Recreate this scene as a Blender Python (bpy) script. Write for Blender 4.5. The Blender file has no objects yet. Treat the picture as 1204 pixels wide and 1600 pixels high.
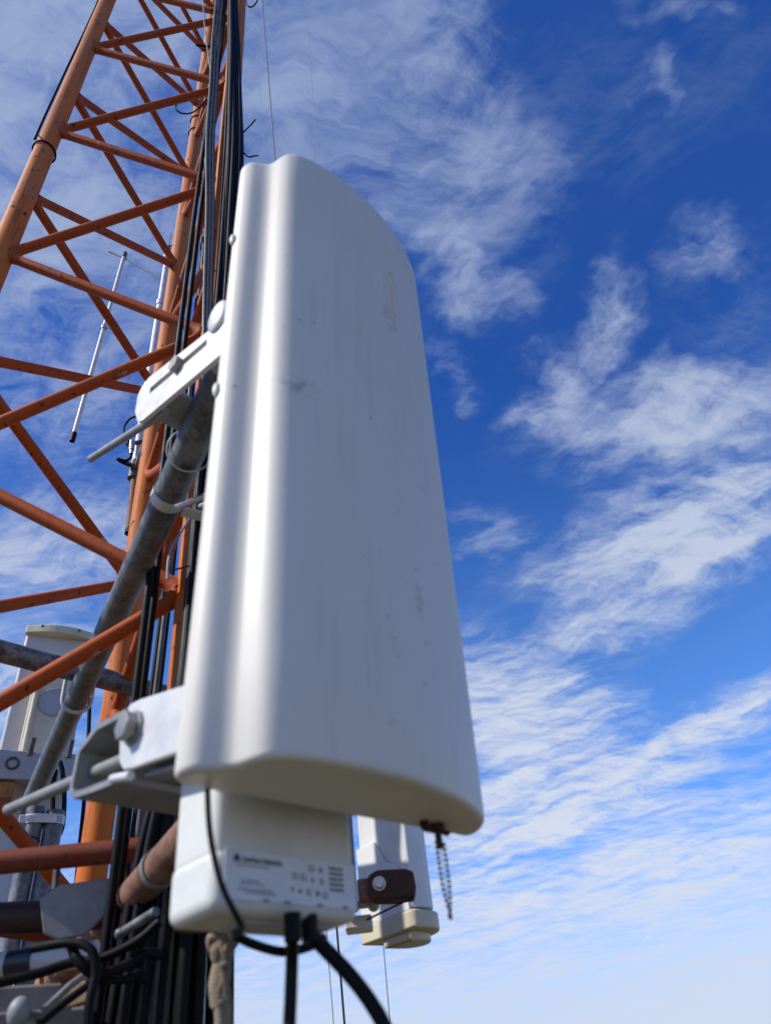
import bpy, bmesh, math, random
from mathutils import Vector as V, Matrix
random.seed(7)
rad = math.radians
S = bpy.context.scene
COL = S.collection

# ------------------------------------------------------------------ camera
F, CX, CY = 1155.0, 602.0, 800.0            # photograph: 1204 x 1600 px
up = V((420 - CX, -(-600 - CY), -F)).normalized()   # world up seen in camera axes
fw = V((0, 0, -1))
ya = (fw - up * fw.dot(up)).normalized()
xa = ya.cross(up)
RM = Matrix((xa, ya, up))                   # world = RM @ camera
cd = bpy.data.cameras.new('camera')
cam = bpy.data.objects.new('camera', cd)
COL.objects.link(cam)
cam.matrix_world = RM.to_4x4()
cd.sensor_fit = 'VERTICAL'
cd.sensor_height = 36.0
cd.lens = F / 1600 * 36
cd.clip_start = 0.02
cd.clip_end = 20000
cd.dof.use_dof = True
cd.dof.focus_distance = 2.3
cd.dof.aperture_fstop = 5.4
S.camera = cam

def ray(x, y):
    return RM @ V((x - CX, -(y - CY), -F))
def at_h(x, y, h):                          # point on a sight line at horizontal distance h
    d = ray(x, y)
    return d * (h / math.hypot(d.x, d.y))
def at_z(x, y, z):                          # point on a sight line at height z above the eye
    d = ray(x, y)
    return d * (z / d.z)
def pol(az, h, z):                          # azimuth in degrees, horizontal distance, height
    return V((math.sin(rad(az)) * h, math.cos(rad(az)) * h, z))

# ------------------------------------------------------------------ light
SUN_EL = 42.0
sun_h = V((-0.915, -0.405, 0)).normalized()
sdir = V((sun_h.x * math.cos(rad(SUN_EL)), sun_h.y * math.cos(rad(SUN_EL)), math.sin(rad(SUN_EL))))
sl = bpy.data.lights.new('sun', 'SUN')
sl.energy = 4.6
sl.angle = rad(0.53)
sl.color = (1.0, 0.95, 0.87)
so = bpy.data.objects.new('sun', sl)
COL.objects.link(so)
so.rotation_euler = sdir.to_track_quat('Z', 'Y').to_euler()

W = bpy.data.worlds.new('World')
S.world = W
W.cycles.sampling_method = 'MANUAL'
W.cycles.sample_map_resolution = 256
W.use_nodes = True
wt = W.node_tree
wt.nodes.clear()
class NB:                                   # small node builder
    dim = '3D'
    def __init__(s, t): s.t = t
    def n(s, kind, **kw):
        o = s.t.nodes.new(kind)
        for k, v in kw.items(): setattr(o, k, v)
        return o
    def set(s, sock, v):
        if isinstance(v, bpy.types.NodeSocket): s.t.links.new(v, sock)
        else: sock.default_value = v
    def math(s, op, a, b=None, c=None, clamp=False):
        o = s.n('ShaderNodeMath', operation=op); o.use_clamp = clamp
        s.set(o.inputs[0], a)
        if b is not None: s.set(o.inputs[1], b)
        if c is not None: s.set(o.inputs[2], c)
        return o.outputs[0]
    def vmath(s, op, a, b=None):
        o = s.n('ShaderNodeVectorMath', operation=op)
        s.set(o.inputs[0], a)
        if b is not None:
            s.set(o.inputs['Scale'] if op == 'SCALE' else o.inputs[1], b)
        return o.outputs['Value'] if op in ('LENGTH', 'DISTANCE', 'DOT_PRODUCT') else o.outputs[0]
    def noise(s, vec, scale, detail=6, rough=0.55, dist=0.0, color=False):
        o = s.n('ShaderNodeTexNoise', noise_dimensions=s.dim)
        s.set(o.inputs['Vector'], vec)
        o.inputs['Scale'].default_value = scale; o.inputs['Detail'].default_value = detail
        o.inputs['Roughness'].default_value = rough; o.inputs['Distortion'].default_value = dist
        return o.outputs['Color' if color else 'Fac']
    def ramp(s, v, a, b, lo=0.0, hi=1.0, kind='SMOOTHSTEP'):
        o = s.n('ShaderNodeMapRange', interpolation_type=kind)
        s.set(o.inputs[0], v); o.inputs[1].default_value = a; o.inputs[2].default_value = b
        o.inputs[3].default_value = lo; o.inputs[4].default_value = hi
        return o.outputs[0]
    def mix(s, f, a, b, blend='MIX'):
        o = s.n('ShaderNodeMix', data_type='RGBA', blend_type=blend)
        s.set(o.inputs[0], f); s.set(o.inputs[6], a); s.set(o.inputs[7], b)
        return o.outputs[2]
    def mapping(s, vec, loc=(0, 0, 0), rot=(0, 0, 0), scale=(1, 1, 1), kind='POINT'):
        o = s.n('ShaderNodeMapping', vector_type=kind)
        s.set(o.inputs[0], vec); o.inputs[1].default_value = loc
        o.inputs[2].default_value = rot; o.inputs[3].default_value = scale
        return o.outputs[0]

def plane_uv(x, y):
    d = ray(x, y).normalized()
    k = d.z + 0.12
    return V((d.x / k, d.y / k, 0))

b = NB(wt); b.dim = '2D'
sky = b.n('ShaderNodeTexSky', sky_type='NISHITA')
sky.sun_disc = False
sky.sun_elevation = rad(SUN_EL)
sky.sun_rotation = math.atan2(sdir.x, sdir.y)
sky.altitude = 2200
sky.air_density = 1.0
sky.dust_density = 0.25
sky.ozone_density = 3.0
tc = b.n('ShaderNodeTexCoord')
dv = b.vmath('NORMALIZE', tc.outputs['Generated'])
sep = b.n('ShaderNodeSeparateXYZ'); b.set(sep.inputs[0], dv)
dz = b.math('MAXIMUM', sep.outputs[2], 0.0)
k = b.math('ADD', dz, 0.12)
comb = b.n('ShaderNodeCombineXYZ')
b.set(comb.inputs[0], b.math('DIVIDE', sep.outputs[0], k))
b.set(comb.inputs[1], b.math('DIVIDE', sep.outputs[1], k))
uv = comb.outputs[0]
# fibrous cirrus: warped noise drawn out along the wind
sd_ = plane_uv(1180, 790) - plane_uv(820, 960)
th = math.atan2(sd_.y, sd_.x)
w1 = b.vmath('SUBTRACT', b.noise(uv, 1.5, 3, 0.5, color=True), (0.5, 0.5, 0.5))
w2 = b.vmath('SUBTRACT', b.noise(uv, 6.0, 4, 0.62, color=True), (0.5, 0.5, 0.5))
uvs = b.vmath('ADD', uv, b.vmath('SCALE', w1, 0.26))
uvw = b.vmath('ADD', uvs, b.vmath('SCALE', w2, 0.075))
fine = b.noise(b.mapping(uvw, rot=(0, 0, th), scale=(1.0, 0.24, 1.0), kind='TEXTURE'), 2.4, 7, 0.64)
tuft = b.noise(b.mapping(uvw, rot=(0, 0, th + 0.9), scale=(1.0, 0.36, 1.0), kind='TEXTURE'), 6.0, 7, 0.74)
broad = b.noise(uvs, 1.1, 3, 0.55)
uvb = b.vmath('ADD', uv, b.vmath('ADD', b.vmath('SCALE', w1, 0.12), b.vmath('SCALE', w2, 0.20)))
# cloud banks: centre and heading (photo sight lines), half length, half width, weight
def bank(c, l, t, wgt):
    c = plane_uv(*c); l = plane_uv(*l) - c; t = plane_uv(*t) - c
    det = l.x * t.y - l.y * t.x
    p_ = b.vmath('SUBTRACT', uvb, tuple(c))
    u_ = b.vmath('DOT_PRODUCT', p_, (t.y / det, -t.x / det, 0)); v_ = b.vmath('DOT_PRODUCT', p_, (-l.y / det, l.x / det, 0))
    r2 = b.math('MULTIPLY_ADD', u_, u_, b.math('MULTIPLY', v_, v_))
    return b.math('MULTIPLY', b.math('POWER', b.math('MULTIPLY_ADD', r2, -0.42, 1.0, clamp=True), 1.5), wgt)
BANKS = [
    ((680, 160), (740, 440), (865, 140), 0.84), ((690, 420), (800, 515), (735, 365), 0.86), ((683, 592), (700, 645), (712, 580), 0.60),
    ((955, 510), (1015, 430), (1000, 550), 0.92), ((850, 622), (915, 575), (885, 675), 0.88), ((1050, 655), (1290, 610), (1060, 725), 0.95),
    ((1130, 405), (1205, 370), (1140, 455), 0.70), ((1000, 175), (1022, 105), (1035, 190), 0.62), ((1085, 20), (1160, 0), (1095, 65), 0.72),
    ((1060, 840), (1330, 750), (1065, 930), 1.12), ((910, 985), (1110, 920), (920, 1035), 0.85), ((735, 850), (755, 905), (775, 840), 0.55),
    ((790, 1120), (960, 1150), (790, 1215), 1.2), ((1100, 1140), (1290, 1060), (1105, 1180), 0.95), ((860, 1265), (1130, 1190), (870, 1335), 1.2),
    ((1010, 1390), (1320, 1300), (1020, 1470), 1.2), ((760, 1430), (1000, 1400), (770, 1500), 1.1), ((1150, 1540), (1400, 1500), (1150, 1610), 1.2),
    ((90, 130), (90, 560), (380, 110), 1.2), ((450, 130), (590, 380), (640, 90), 0.82), ((110, 570), (300, 530), (120, 720), 0.85),
    ((60, 860), (280, 830), (70, 950), 0.95), ((30, 1090), (190, 1060), (40, 1210), 0.85),
]
cov = None
for bk in BANKS:
    v_ = bank(*bk)
    cov = v_ if cov is None else b.math('SMOOTH_MAX', cov, v_, 0.04)
cov = b.math('MAXIMUM', cov, b.ramp(broad, 0.35, 0.72, 0.0, 0.46))
cov = b.math('MAXIMUM', cov, b.ramp(sep.outputs[2], 0.46, 0.10, 0.0, 0.85))
tex = b.math('ADD', b.math('MULTIPLY', fine, 0.58), b.math('MULTIPLY', tuft, 0.42))
soft = b.ramp(cov, 0.0, 0.95)
fib = b.ramp(b.math('MULTIPLY_ADD', cov, 0.17, tex), 0.43, 0.80)
kf = b.ramp(sep.outputs[2], 0.26, 0.05, 1.15, 0.45)          # fibres blur together near the horizon
fib = b.math('MULTIPLY_ADD', b.math('SUBTRACT', fib, 0.5), kf, 0.5)
den = b.math('MULTIPLY', soft, b.math('MULTIPLY_ADD', fib, 0.9, 0.06))
den = b.math('MULTIPLY', den, b.ramp(sep.outputs[2], 0.95, 0.45, 0.86, 1.05), clamp=True)
zz_ = sep.outputs[2]
tint = b.mix(b.ramp(zz_, 0.76, 0.40), (0.36, 0.93, 1.95, 1), (0.92, 1.52, 2.25, 1))
skyc = b.mix(1.0, sky.outputs[0], tint, 'MULTIPLY')
# thin cirrus looks brighter low down, where the sight line through it is longer
cl = b.mix(b.ramp(zz_, 0.95, 0.10), (3.4, 4.3, 6.4, 1), (6.9, 7.5, 8.9, 1))
skyc = b.mix(den, skyc, cl)
hz = b.ramp(zz_, 0.24, 0.0, 0.0, 0.85)
skyc = b.mix(hz, skyc, (6.2, 6.6, 7.7, 1))
bg = b.n('ShaderNodeBackground'); b.set(bg.inputs[0], skyc); bg.inputs[1].default_value = 0.1
wo = b.n('ShaderNodeOutputWorld'); wt.links.new(bg.outputs[0], wo.inputs[0])

S.view_settings.view_transform = 'Standard'
S.view_settings.look = 'None'
S.view_settings.gamma = 1.0
S.view_settings.exposure = 0.0
S.view_settings.use_curve_mapping = False
S.render.engine = 'CYCLES'

# ------------------------------------------------------------------ materials
MAT = {}
def material(name, fn):
    m = bpy.data.materials.new(name); m.use_nodes = True
    t = m.node_tree; t.nodes.clear()
    nb = NB(t)
    p = nb.n('ShaderNodeBsdfPrincipled'); o = nb.n('ShaderNodeOutputMaterial')
    t.links.new(p.outputs[0], o.inputs[0])
    geo = nb.n('ShaderNodeNewGeometry')
    fn(nb, p, geo.outputs['Position'])
    MAT[name] = m
    return m
def bump(nb, p, h, strength=0.2, dist=0.002):
    o = nb.n('ShaderNodeBump'); o.inputs['Strength'].default_value = strength; o.inputs['Distance'].default_value = dist
    nb.set(o.inputs['Height'], h); nb.set(p.inputs['Normal'], o.outputs[0])

def m_orange(fresh, faded):
  def fn(nb, p, pos):
    sz = nb.n('ShaderNodeSeparateXYZ'); nb.set(sz.inputs[0], pos)
    big = nb.noise(pos, 5, 5, 0.6)
    fade = nb.math('ADD', nb.ramp(sz.outputs[2], 0.7, 3.0, 0, 0.75), nb.ramp(big, 0.4, 0.7, -0.15, 0.35), clamp=True)
    c = nb.mix(fade, fresh + (1,), faded + (1,))
    streak = nb.noise(nb.mapping(pos, scale=(60, 60, 5)), 1.0, 6, 0.65)
    c = nb.mix(nb.ramp(streak, 0.48, 0.70, 0, 0.62), c, (0.20, 0.075, 0.035, 1))
    chip = nb.noise(nb.mapping(pos, scale=(1, 1, 0.55)), 55, 5, 0.6)
    c = nb.mix(nb.ramp(chip, 0.635, 0.665), c, (0.055, 0.028, 0.02, 1))
    scr = nb.noise(nb.mapping(pos, scale=(1, 1, 0.3)), 24, 3, 0.5)
    c = nb.mix(nb.ramp(scr, 0.71, 0.74, 0, 0.8), c, (0.42, 0.34, 0.30, 1))
    nb.set(p.inputs['Base Color'], c)
    p.inputs['Roughness'].default_value = 0.62
    p.inputs['Specular IOR Level'].default_value = 0.14
    bump(nb, p, nb.math('ADD', chip, streak), 0.25, 0.0015)
  return fn
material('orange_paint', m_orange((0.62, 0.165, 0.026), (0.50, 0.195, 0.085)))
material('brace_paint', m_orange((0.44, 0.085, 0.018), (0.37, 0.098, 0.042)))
material('shaded_strut_paint', m_orange((0.17, 0.038, 0.022), (0.20, 0.06, 0.04)))  # much darker than the legs: the struts' shade is put into the colour

def m_galv(dark, light, metal, rough, rust=0.0):
    def fn(nb, p, pos):
        a = nb.noise(pos, 28, 6, 0.65)
        s = nb.noise(nb.mapping(pos, scale=(1, 1, 1)), 130, 4, 0.6)
        f = nb.math('ADD', nb.math('MULTIPLY', a, 0.7), nb.math('MULTIPLY', s, 0.3))
        c = nb.mix(nb.ramp(f, 0.35, 0.65), dark + (1,), light + (1,))
        if rust:
            r = nb.noise(pos, 17, 7, 0.7)
            c = nb.mix(nb.ramp(r, 0.62 - rust * 0.2, 0.72 - rust * 0.2, 0, 0.85), c, (0.10, 0.045, 0.022, 1))
        nb.set(p.inputs['Base Color'], c)
        p.inputs['Metallic'].default_value = metal
        nb.set(p.inputs['Roughness'], nb.ramp(a, 0.3, 0.7, rough - 0.1, rough + 0.15))
        bump(nb, p, s, 0.15, 0.001)
    return fn
material('galvanised', m_galv((0.07, 0.078, 0.082), (0.22, 0.24, 0.25), 0.3, 0.5))
material('galvanised_worn', m_galv((0.05, 0.055, 0.07), (0.30, 0.31, 0.32), 0.35, 0.45, 0.35))
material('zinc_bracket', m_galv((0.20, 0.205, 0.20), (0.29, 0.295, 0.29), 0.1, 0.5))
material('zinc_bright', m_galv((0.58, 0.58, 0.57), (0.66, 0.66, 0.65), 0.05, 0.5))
material('aluminium', m_galv((0.55, 0.55, 0.57), (0.75, 0.75, 0.77), 0.05, 0.45))
material('rusty_pipe', m_galv((0.14, 0.055, 0.03), (0.30, 0.16, 0.11), 0.05, 0.75, 0.2))
material('dark_rust', m_galv((0.035, 0.012, 0.008), (0.10, 0.03, 0.015), 0.05, 0.7))
material('orange_rust', m_galv((0.28, 0.09, 0.02), (0.5, 0.24, 0.08), 0.0, 0.8))
material('maroon_paint', m_galv((0.022, 0.008, 0.007), (0.06, 0.018, 0.012), 0.0, 0.6))

WP = {}
def m_radome(nb, p, pos):
    c = (0.76, 0.725, 0.635, 1)
    d1 = nb.noise(nb.mapping(pos, scale=(1, 1, 0.35)), 9, 6, 0.6)
    c = nb.mix(nb.ramp(d1, 0.45, 0.75, 0, 0.18), c, (0.48, 0.46, 0.41, 1))
    d2 = nb.noise(nb.mapping(pos, scale=(55, 55, 2.2)), 1.0, 5, 0.6)
    c = nb.mix(nb.ramp(d2, 0.52, 0.75, 0, 0.16), c, (0.42, 0.39, 0.33, 1))
    sp = nb.noise(pos, 70, 4, 0.55)
    zone = nb.noise(pos, 8, 2, 0.5)
    c = nb.mix(nb.math('MULTIPLY', nb.ramp(sp, 0.66, 0.74, 0, 0.55), nb.ramp(zone, 0.5, 0.62)), c, (0.25, 0.21, 0.17, 1))
    for (q, rx, rz, wgt) in WP['smudge']:
        m = nb.vmath('LENGTH', nb.mapping(pos, loc=tuple(q), scale=(rx, rx, rz), kind='TEXTURE'))
        nz = nb.noise(pos, 110, 5, 0.6)
        f = nb.math('MULTIPLY', nb.ramp(m, 1.0, 0.2), nb.ramp(nz, 0.40, 0.62, 0, wgt))
        c = nb.mix(f, c, (0.20, 0.16, 0.13, 1))
    nb.set(p.inputs['Base Color'], c)
    nb.set(p.inputs['Roughness'], nb.ramp(d1, 0.3, 0.7, 0.40, 0.55))
    p.inputs['Specular IOR Level'].default_value = 0.35
    bump(nb, p, nb.noise(pos, 14, 3, 0.5), 0.06, 0.004)

def m_plain(col, rough=0.5, amt=0.25, scale=20, spec=0.5, tint=None):
    def fn(nb, p, pos):
        n = nb.noise(pos, scale, 6, 0.65)
        dk = tint or tuple(x * 0.55 for x in col)
        c = nb.mix(nb.ramp(n, 0.42, 0.72, 0, amt), col + (1,), dk + (1,))
        nb.set(p.inputs['Base Color'], c)
        nb.set(p.inputs['Roughness'], nb.ramp(n, 0.3, 0.7, rough - 0.08, rough + 0.1))
        p.inputs['Specular IOR Level'].default_value = spec
        bump(nb, p, n, 0.08, 0.002)
    return fn
material('white_plastic', m_plain((0.74, 0.74, 0.72), 0.45, 0.25, 14))
material('radio_plastic', m_plain((0.72, 0.72, 0.67), 0.45, 0.22, 22))
material('cream_plastic', m_plain((0.66, 0.60, 0.43), 0.5, 0.3, 16))
material('pale_plastic', m_plain((0.52, 0.52, 0.53), 0.5, 0.3, 16))
material('grey_plastic', m_plain((0.42, 0.42, 0.44), 0.5, 0.3, 16))
material('label_film', m_plain((0.72, 0.74, 0.76), 0.35, 0.15, 40))
material('label_ink', m_plain((0.05, 0.05, 0.06), 0.5, 0.2, 40))
material('label_ink_pale', m_plain((0.14, 0.145, 0.16), 0.5, 0.2, 40))
material('black_rubber', m_plain((0.0065, 0.0065, 0.007), 0.55, 0.4, 30, 0.14, (0.02, 0.019, 0.018)))
material('grey_cable', m_plain((0.12, 0.115, 0.11), 0.5, 0.5, 25, 0.25, (0.02, 0.02, 0.022)))
material('black_tape', m_plain((0.02, 0.022, 0.03), 0.35, 0.3, 30))
material('steel_bolt', m_galv((0.4, 0.4, 0.4), (0.6, 0.6, 0.6), 0.7, 0.35))
material('bead_steel', m_galv((0.16, 0.15, 0.14), (0.34, 0.32, 0.30), 0.4, 0.45))
material('wire', m_plain((0.03, 0.032, 0.036), 0.5, 0.3, 60))
material('wire_pale', m_plain((0.25, 0.27, 0.30), 0.5, 0.3, 60))
def m_rope(nb, p, pos):
    n = nb.noise(pos, 160, 5, 0.7); n2 = nb.noise(pos, 35, 4, 0.6)
    c = nb.mix(n, (0.16, 0.115, 0.08, 1), (0.42, 0.35, 0.27, 1))
    c = nb.mix(nb.ramp(n2, 0.45, 0.7, 0, 0.6), c, (0.08, 0.06, 0.045, 1))
    nb.set(p.inputs['Base Color'], c); p.inputs['Roughness'].default_value = 0.95
    bump(nb, p, n, 0.7, 0.004)
material('rope_fibre', m_rope)
def m_stone(nb, p, pos):
    n = nb.noise(pos, 45, 8, 0.7); n2 = nb.noise(pos, 9, 4, 0.6)
    c = nb.mix(n, (0.10, 0.075, 0.055, 1), (0.36, 0.30, 0.24, 1))
    c = nb.mix(nb.ramp(n2, 0.4, 0.7, 0, 0.5), c, (0.30, 0.28, 0.26, 1))
    nb.set(p.inputs['Base Color'], c); p.inputs['Roughness'].default_value = 0.95
    bump(nb, p, n, 1.0, 0.01)
material('rough_stone', m_stone)
def m_wood(nb, p, pos):
    n = nb.noise(nb.mapping(pos, rot=(0, 0, 0.3), scale=(4, 60, 60)), 1, 6, 0.6)
    c = nb.mix(n, (0.12, 0.10, 0.085, 1), (0.34, 0.30, 0.26, 1))
    nb.set(p.inputs['Base Color'], c); p.inputs['Roughness'].default_value = 0.85
    bump(nb, p, n, 0.5, 0.003)
material('grey_wood', m_wood)
material('tan_wood', m_plain((0.26, 0.19, 0.12), 0.8, 0.7, 45, 0.2, (0.08, 0.055, 0.035)))
def m_ground(nb, p, pos):
    n = nb.noise(pos, 0.9, 8, 0.65); n2 = nb.noise(pos, 14, 6, 0.7)
    c = nb.mix(nb.ramp(n, 0.38, 0.62), (0.13, 0.10, 0.06, 1), (0.085, 0.08, 0.035, 1))
    c = nb.mix(nb.ramp(n2, 0.5, 0.7, 0, 0.5), c, (0.17, 0.14, 0.10, 1))
    nb.set(p.inputs['Base Color'], c); p.inputs['Roughness'].default_value = 1.0
    bump(nb, p, n2, 0.6, 0.05)
material('dry_ground', m_ground)

# ------------------------------------------------------------------ mesh helpers
def ortho(t):
    a = V((0, 0, 1)) if abs(t.z) < 0.9 else V((1, 0, 0))
    u = t.cross(a).normalized()
    return u, t.cross(u).normalized()
def spline(pts, n=8):
    out = []
    P = [pts[0] * 2 - pts[1]] + list(pts) + [pts[-1] * 2 - pts[-2]]
    for i in range(1, len(P) - 2):
        p0, p1, p2, p3 = P[i - 1], P[i], P[i + 1], P[i + 2]
        for j in range(n):
            t = j / n
            out.append(0.5 * ((2 * p1) + (p2 - p0) * t + (2 * p0 - 5 * p1 + 4 * p2 - p3) * t * t + (3 * p1 - p0 - 3 * p2 + p3) * t ** 3))
    out.append(pts[-1].copy())
    return out

class MB:
    def __init__(s): s.v = []; s.f = []; s.sm = []
    def add(s, vs, fs, smooth=False):
        o = len(s.v); s.v += [V(p) for p in vs]
        for f in fs: s.f.append([i + o for i in f]); s.sm.append(smooth)
        return s
    def tube(s, pts, r, seg=12, caps=True, closed=False):
        pts = [V(p) for p in pts]; n = len(pts)
        rs = r if isinstance(r, (list, tuple)) else [r] * n
        vs = []; u = None
        for i, p in enumerate(pts):
            if closed: t = (pts[(i + 1) % n] - pts[i - 1]).normalized()
            else: t = (pts[min(i + 1, n - 1)] - pts[max(i - 1, 0)]).normalized()
            if u is None: u = ortho(t)[0]
            else:
                u = u - t * u.dot(t)
                u = u.normalized() if u.length > 1e-6 else ortho(t)[0]
            w = t.cross(u)
            vs += [p + (u * math.cos(2 * math.pi * k / seg) + w * math.sin(2 * math.pi * k / seg)) * rs[i] for k in range(seg)]
        fs = []
        for i in range(n if closed else n - 1):
            j = (i + 1) % n
            for k in range(seg):
                k2 = (k + 1) % seg
                fs.append([i * seg + k, i * seg + k2, j * seg + k2, j * seg + k])
        s.add(vs, fs, True)
        if caps and not closed:
            s.add(vs[:seg], [list(range(seg))[::-1]]); s.add(vs[-seg:], [list(range(seg))])
        return s
    def prism(s, poly, M, z0, z1, bevel=0.0):
        """polygon in the XY plane of frame M, extruded along its Z from z0 to z1"""
        bm = bmesh.new()
        lo = [bm.verts.new((x, y, z0)) for x, y in poly]; hi = [bm.verts.new((x, y, z1)) for x, y in poly]
        n = len(poly)
        bm.faces.new(lo[::-1]); bm.faces.new(hi)
        for i in range(n): bm.faces.new((lo[i], lo[(i + 1) % n], hi[(i + 1) % n], hi[i]))
        bmesh.ops.recalc_face_normals(bm, faces=bm.faces)
        if bevel > 0:
            bmesh.ops.bevel(bm, geom=list(bm.edges), offset=bevel, segments=2, profile=0.5, affect='EDGES')
        s.frombm(bm, M, False); bm.free()
        return s
    def frombm(s, bm, M, smooth=False):
        bm.verts.index_update()
        big = max(f.calc_area() for f in bm.faces) * 0.12
        s.add([M @ v.co for v in bm.verts], [], False); o = len(s.v) - len(bm.verts)
        for f in bm.faces:
            s.f.append([v.index + o for v in f.verts]); s.sm.append(bool(smooth and f.calc_area() < big))
    def box(s, M, x0, x1, y0, y1, z0, z1, bevel=0.0):
        return s.prism([(x0, y0), (x1, y0), (x1, y1), (x0, y1)], M, z0, z1, bevel)
    def ball(s, c, r, seg=12, rings=8, M=None):
        vs = []; fs = []
        for i in range(rings + 1):
            a = math.pi * i / rings
            for k in range(seg):
                q = 2 * math.pi * k / seg
                d = V((math.sin(a) * math.cos(q) * r[0], math.sin(a) * math.sin(q) * r[1], math.cos(a) * r[2]))
                vs.append(V(c) + (M @ d if M else d))
        for i in range(rings):
            for k in range(seg):
                k2 = (k + 1) % seg
                fs.append([i * seg + k, (i + 1) * seg + k, (i + 1) * seg + k2, i * seg + k2])
        return s.add(vs, fs, True)
    def ring(s, c, axis, R, r, seg=24, sec=8, a0=0, a1=360):
        u, w = ortho(V(axis).normalized())
        if a1 - a0 >= 360:
            return s.tube([V(c) + (u * math.cos(2 * math.pi * i / seg) + w * math.sin(2 * math.pi * i / seg)) * R for i in range(seg)], r, sec, closed=True)
        return s.tube([V(c) + (u * math.cos(rad(a0 + (a1 - a0) * i / seg)) + w * math.sin(rad(a0 + (a1 - a0) * i / seg))) * R for i in range(seg + 1)], r, sec)
    def band(s, c, axis, R, width, th=0.0012, seg=28):
        ax = V(axis).normalized(); u, w = ortho(ax); vs = []; fs = []
        prof = [(R, -width / 2), (R + th, -width / 2), (R + th, width / 2), (R, width / 2)]
        for i in range(seg):
            a = 2 * math.pi * i / seg; d = u * math.cos(a) + w * math.sin(a)
            vs += [V(c) + d * q + ax * h for q, h in prof]
        for i in range(seg):
            j = (i + 1) % seg
            for k in range(4): fs.append([i * 4 + k, j * 4 + k, j * 4 + (k + 1) % 4, i * 4 + (k + 1) % 4])
        return s.add(vs, fs, False)
    def hexnut(s, c, axis, R, h):
        ax = V(axis).normalized(); u, w = ortho(ax)
        M = Matrix.Translation(V(c)) @ Matrix((u, w, ax)).transposed().to_4x4()
        return s.prism([(R * math.cos(rad(60 * i)), R * math.sin(rad(60 * i))) for i in range(6)], M, 0, h, R * 0.06)
    def build(s, name, mat, parent=None, kind=None):
        me = bpy.data.meshes.new(name)
        off = parent_loc(parent)
        me.from_pydata([p - off for p in s.v], [], s.f)
        me.polygons.foreach_set('use_smooth', s.sm)
        me.materials.append(MAT[mat]); me.update()
        o = bpy.data.objects.new(name, me); COL.objects.link(o)
        if parent: o.parent = parent
        if kind: o['kind'] = kind
        return o
def parent_loc(p):
    l = V((0, 0, 0))
    while p is not None:
        l = l + V(p.location); p = p.parent
    return l
def thing(name, loc, label, cat, group=None):
    o = bpy.data.objects.new(name, None); COL.objects.link(o)
    o.location = loc; o.empty_display_size = 0.05
    return tag(o, label, cat, group)
def tag(o, label, cat, group=None):
    o['label'] = label; o['category'] = cat
    if group: o['group'] = group
    return o
def frame(o, x, y, z):
    return Matrix.Translation(V(o)) @ Matrix((V(x), V(y), V(z))).transposed().to_4x4()
def lines(p, q): return [V(p), V(q)]

GZ = -1.62
# ------------------------------------------------------------------ ground
g = MB(); N = 60; vs = []; fs = []
def gr(i): t = (i - N / 2) / (N / 2); return math.copysign(6 * abs(t) + 6000 * abs(t) ** 6, t)
for j in range(N + 1):
    for i in range(N + 1):
        x, y = gr(i), gr(j); r = math.hypot(x, y)
        z = GZ - 0.00 + 0.05 * math.sin(x * 1.3) * math.cos(y * 1.7) * min(1, max(0, r - 2) / 4) - 40 * min(1, max(0, r - 8) / 300) ** 1.2
        vs.append((x, y, z))
for j in range(N):
    for i in range(N): a = j * (N + 1) + i; fs.append([a, a + 1, a + N + 2, a + N + 1])
g.add(vs, fs, True)
g.build('ground', 'dry_ground')['kind'] = 'structure'

# ------------------------------------------------------------------ lattice tower
LEG = [pol(-42.5, 1.33, 0), pol(-23.5, 1.66, 0), pol(-18.25, 1.10, 0)]
LR = 0.0295
TOP = 9.0
tc_ = (LEG[0] + LEG[1] + LEG[2]) / 3
tower = thing('lattice_tower', V((tc_.x, tc_.y, GZ)), 'tall orange three-legged lattice mast of welded round tubes, paint chipped', 'tower')
for L in LEG:
    m = MB(); n = 30
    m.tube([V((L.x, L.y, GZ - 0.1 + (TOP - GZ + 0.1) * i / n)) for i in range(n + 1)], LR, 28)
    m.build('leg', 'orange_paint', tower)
BR = 0.0135
P = 0.722
def brace(A, B, za, zb):
    a = V((A.x, A.y, 0)); c = V((B.x, B.y, 0)); d = (c - a).normalized()
    s = 1 if zb > za else -1
    p0 = a + d * (LR - 0.004) + V((0, 0, za + s * 0.004)); p3 = c - d * (LR - 0.004) + V((0, 0, zb - s * 0.004))
    # rod bends into the joint at each end
    e0 = p0 + d * 0.020 + V((0, 0, s * 0.020)); e1 = p3 - d * 0.020 - V((0, 0, s * 0.020))
    dd = (e1 - e0).normalized()
    pts = [p0, p0 + d * 0.008 + V((0, 0, s * 0.010)), e0, e0 + dd * 0.03]
    m = [e0 + (e1 - e0) * t for t in (0.25, 0.5, 0.75)]
    pts += m + [e1 - dd * 0.03, e1, p3 - d * 0.008 - V((0, 0, s * 0.010)), p3]
    MB().tube(pts, [BR * 1.35, BR * 1.2, BR] + [BR] * (len(pts) - 6) + [BR, BR * 1.2, BR * 1.35], 12).build('brace', 'brace_paint', tower)
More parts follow.
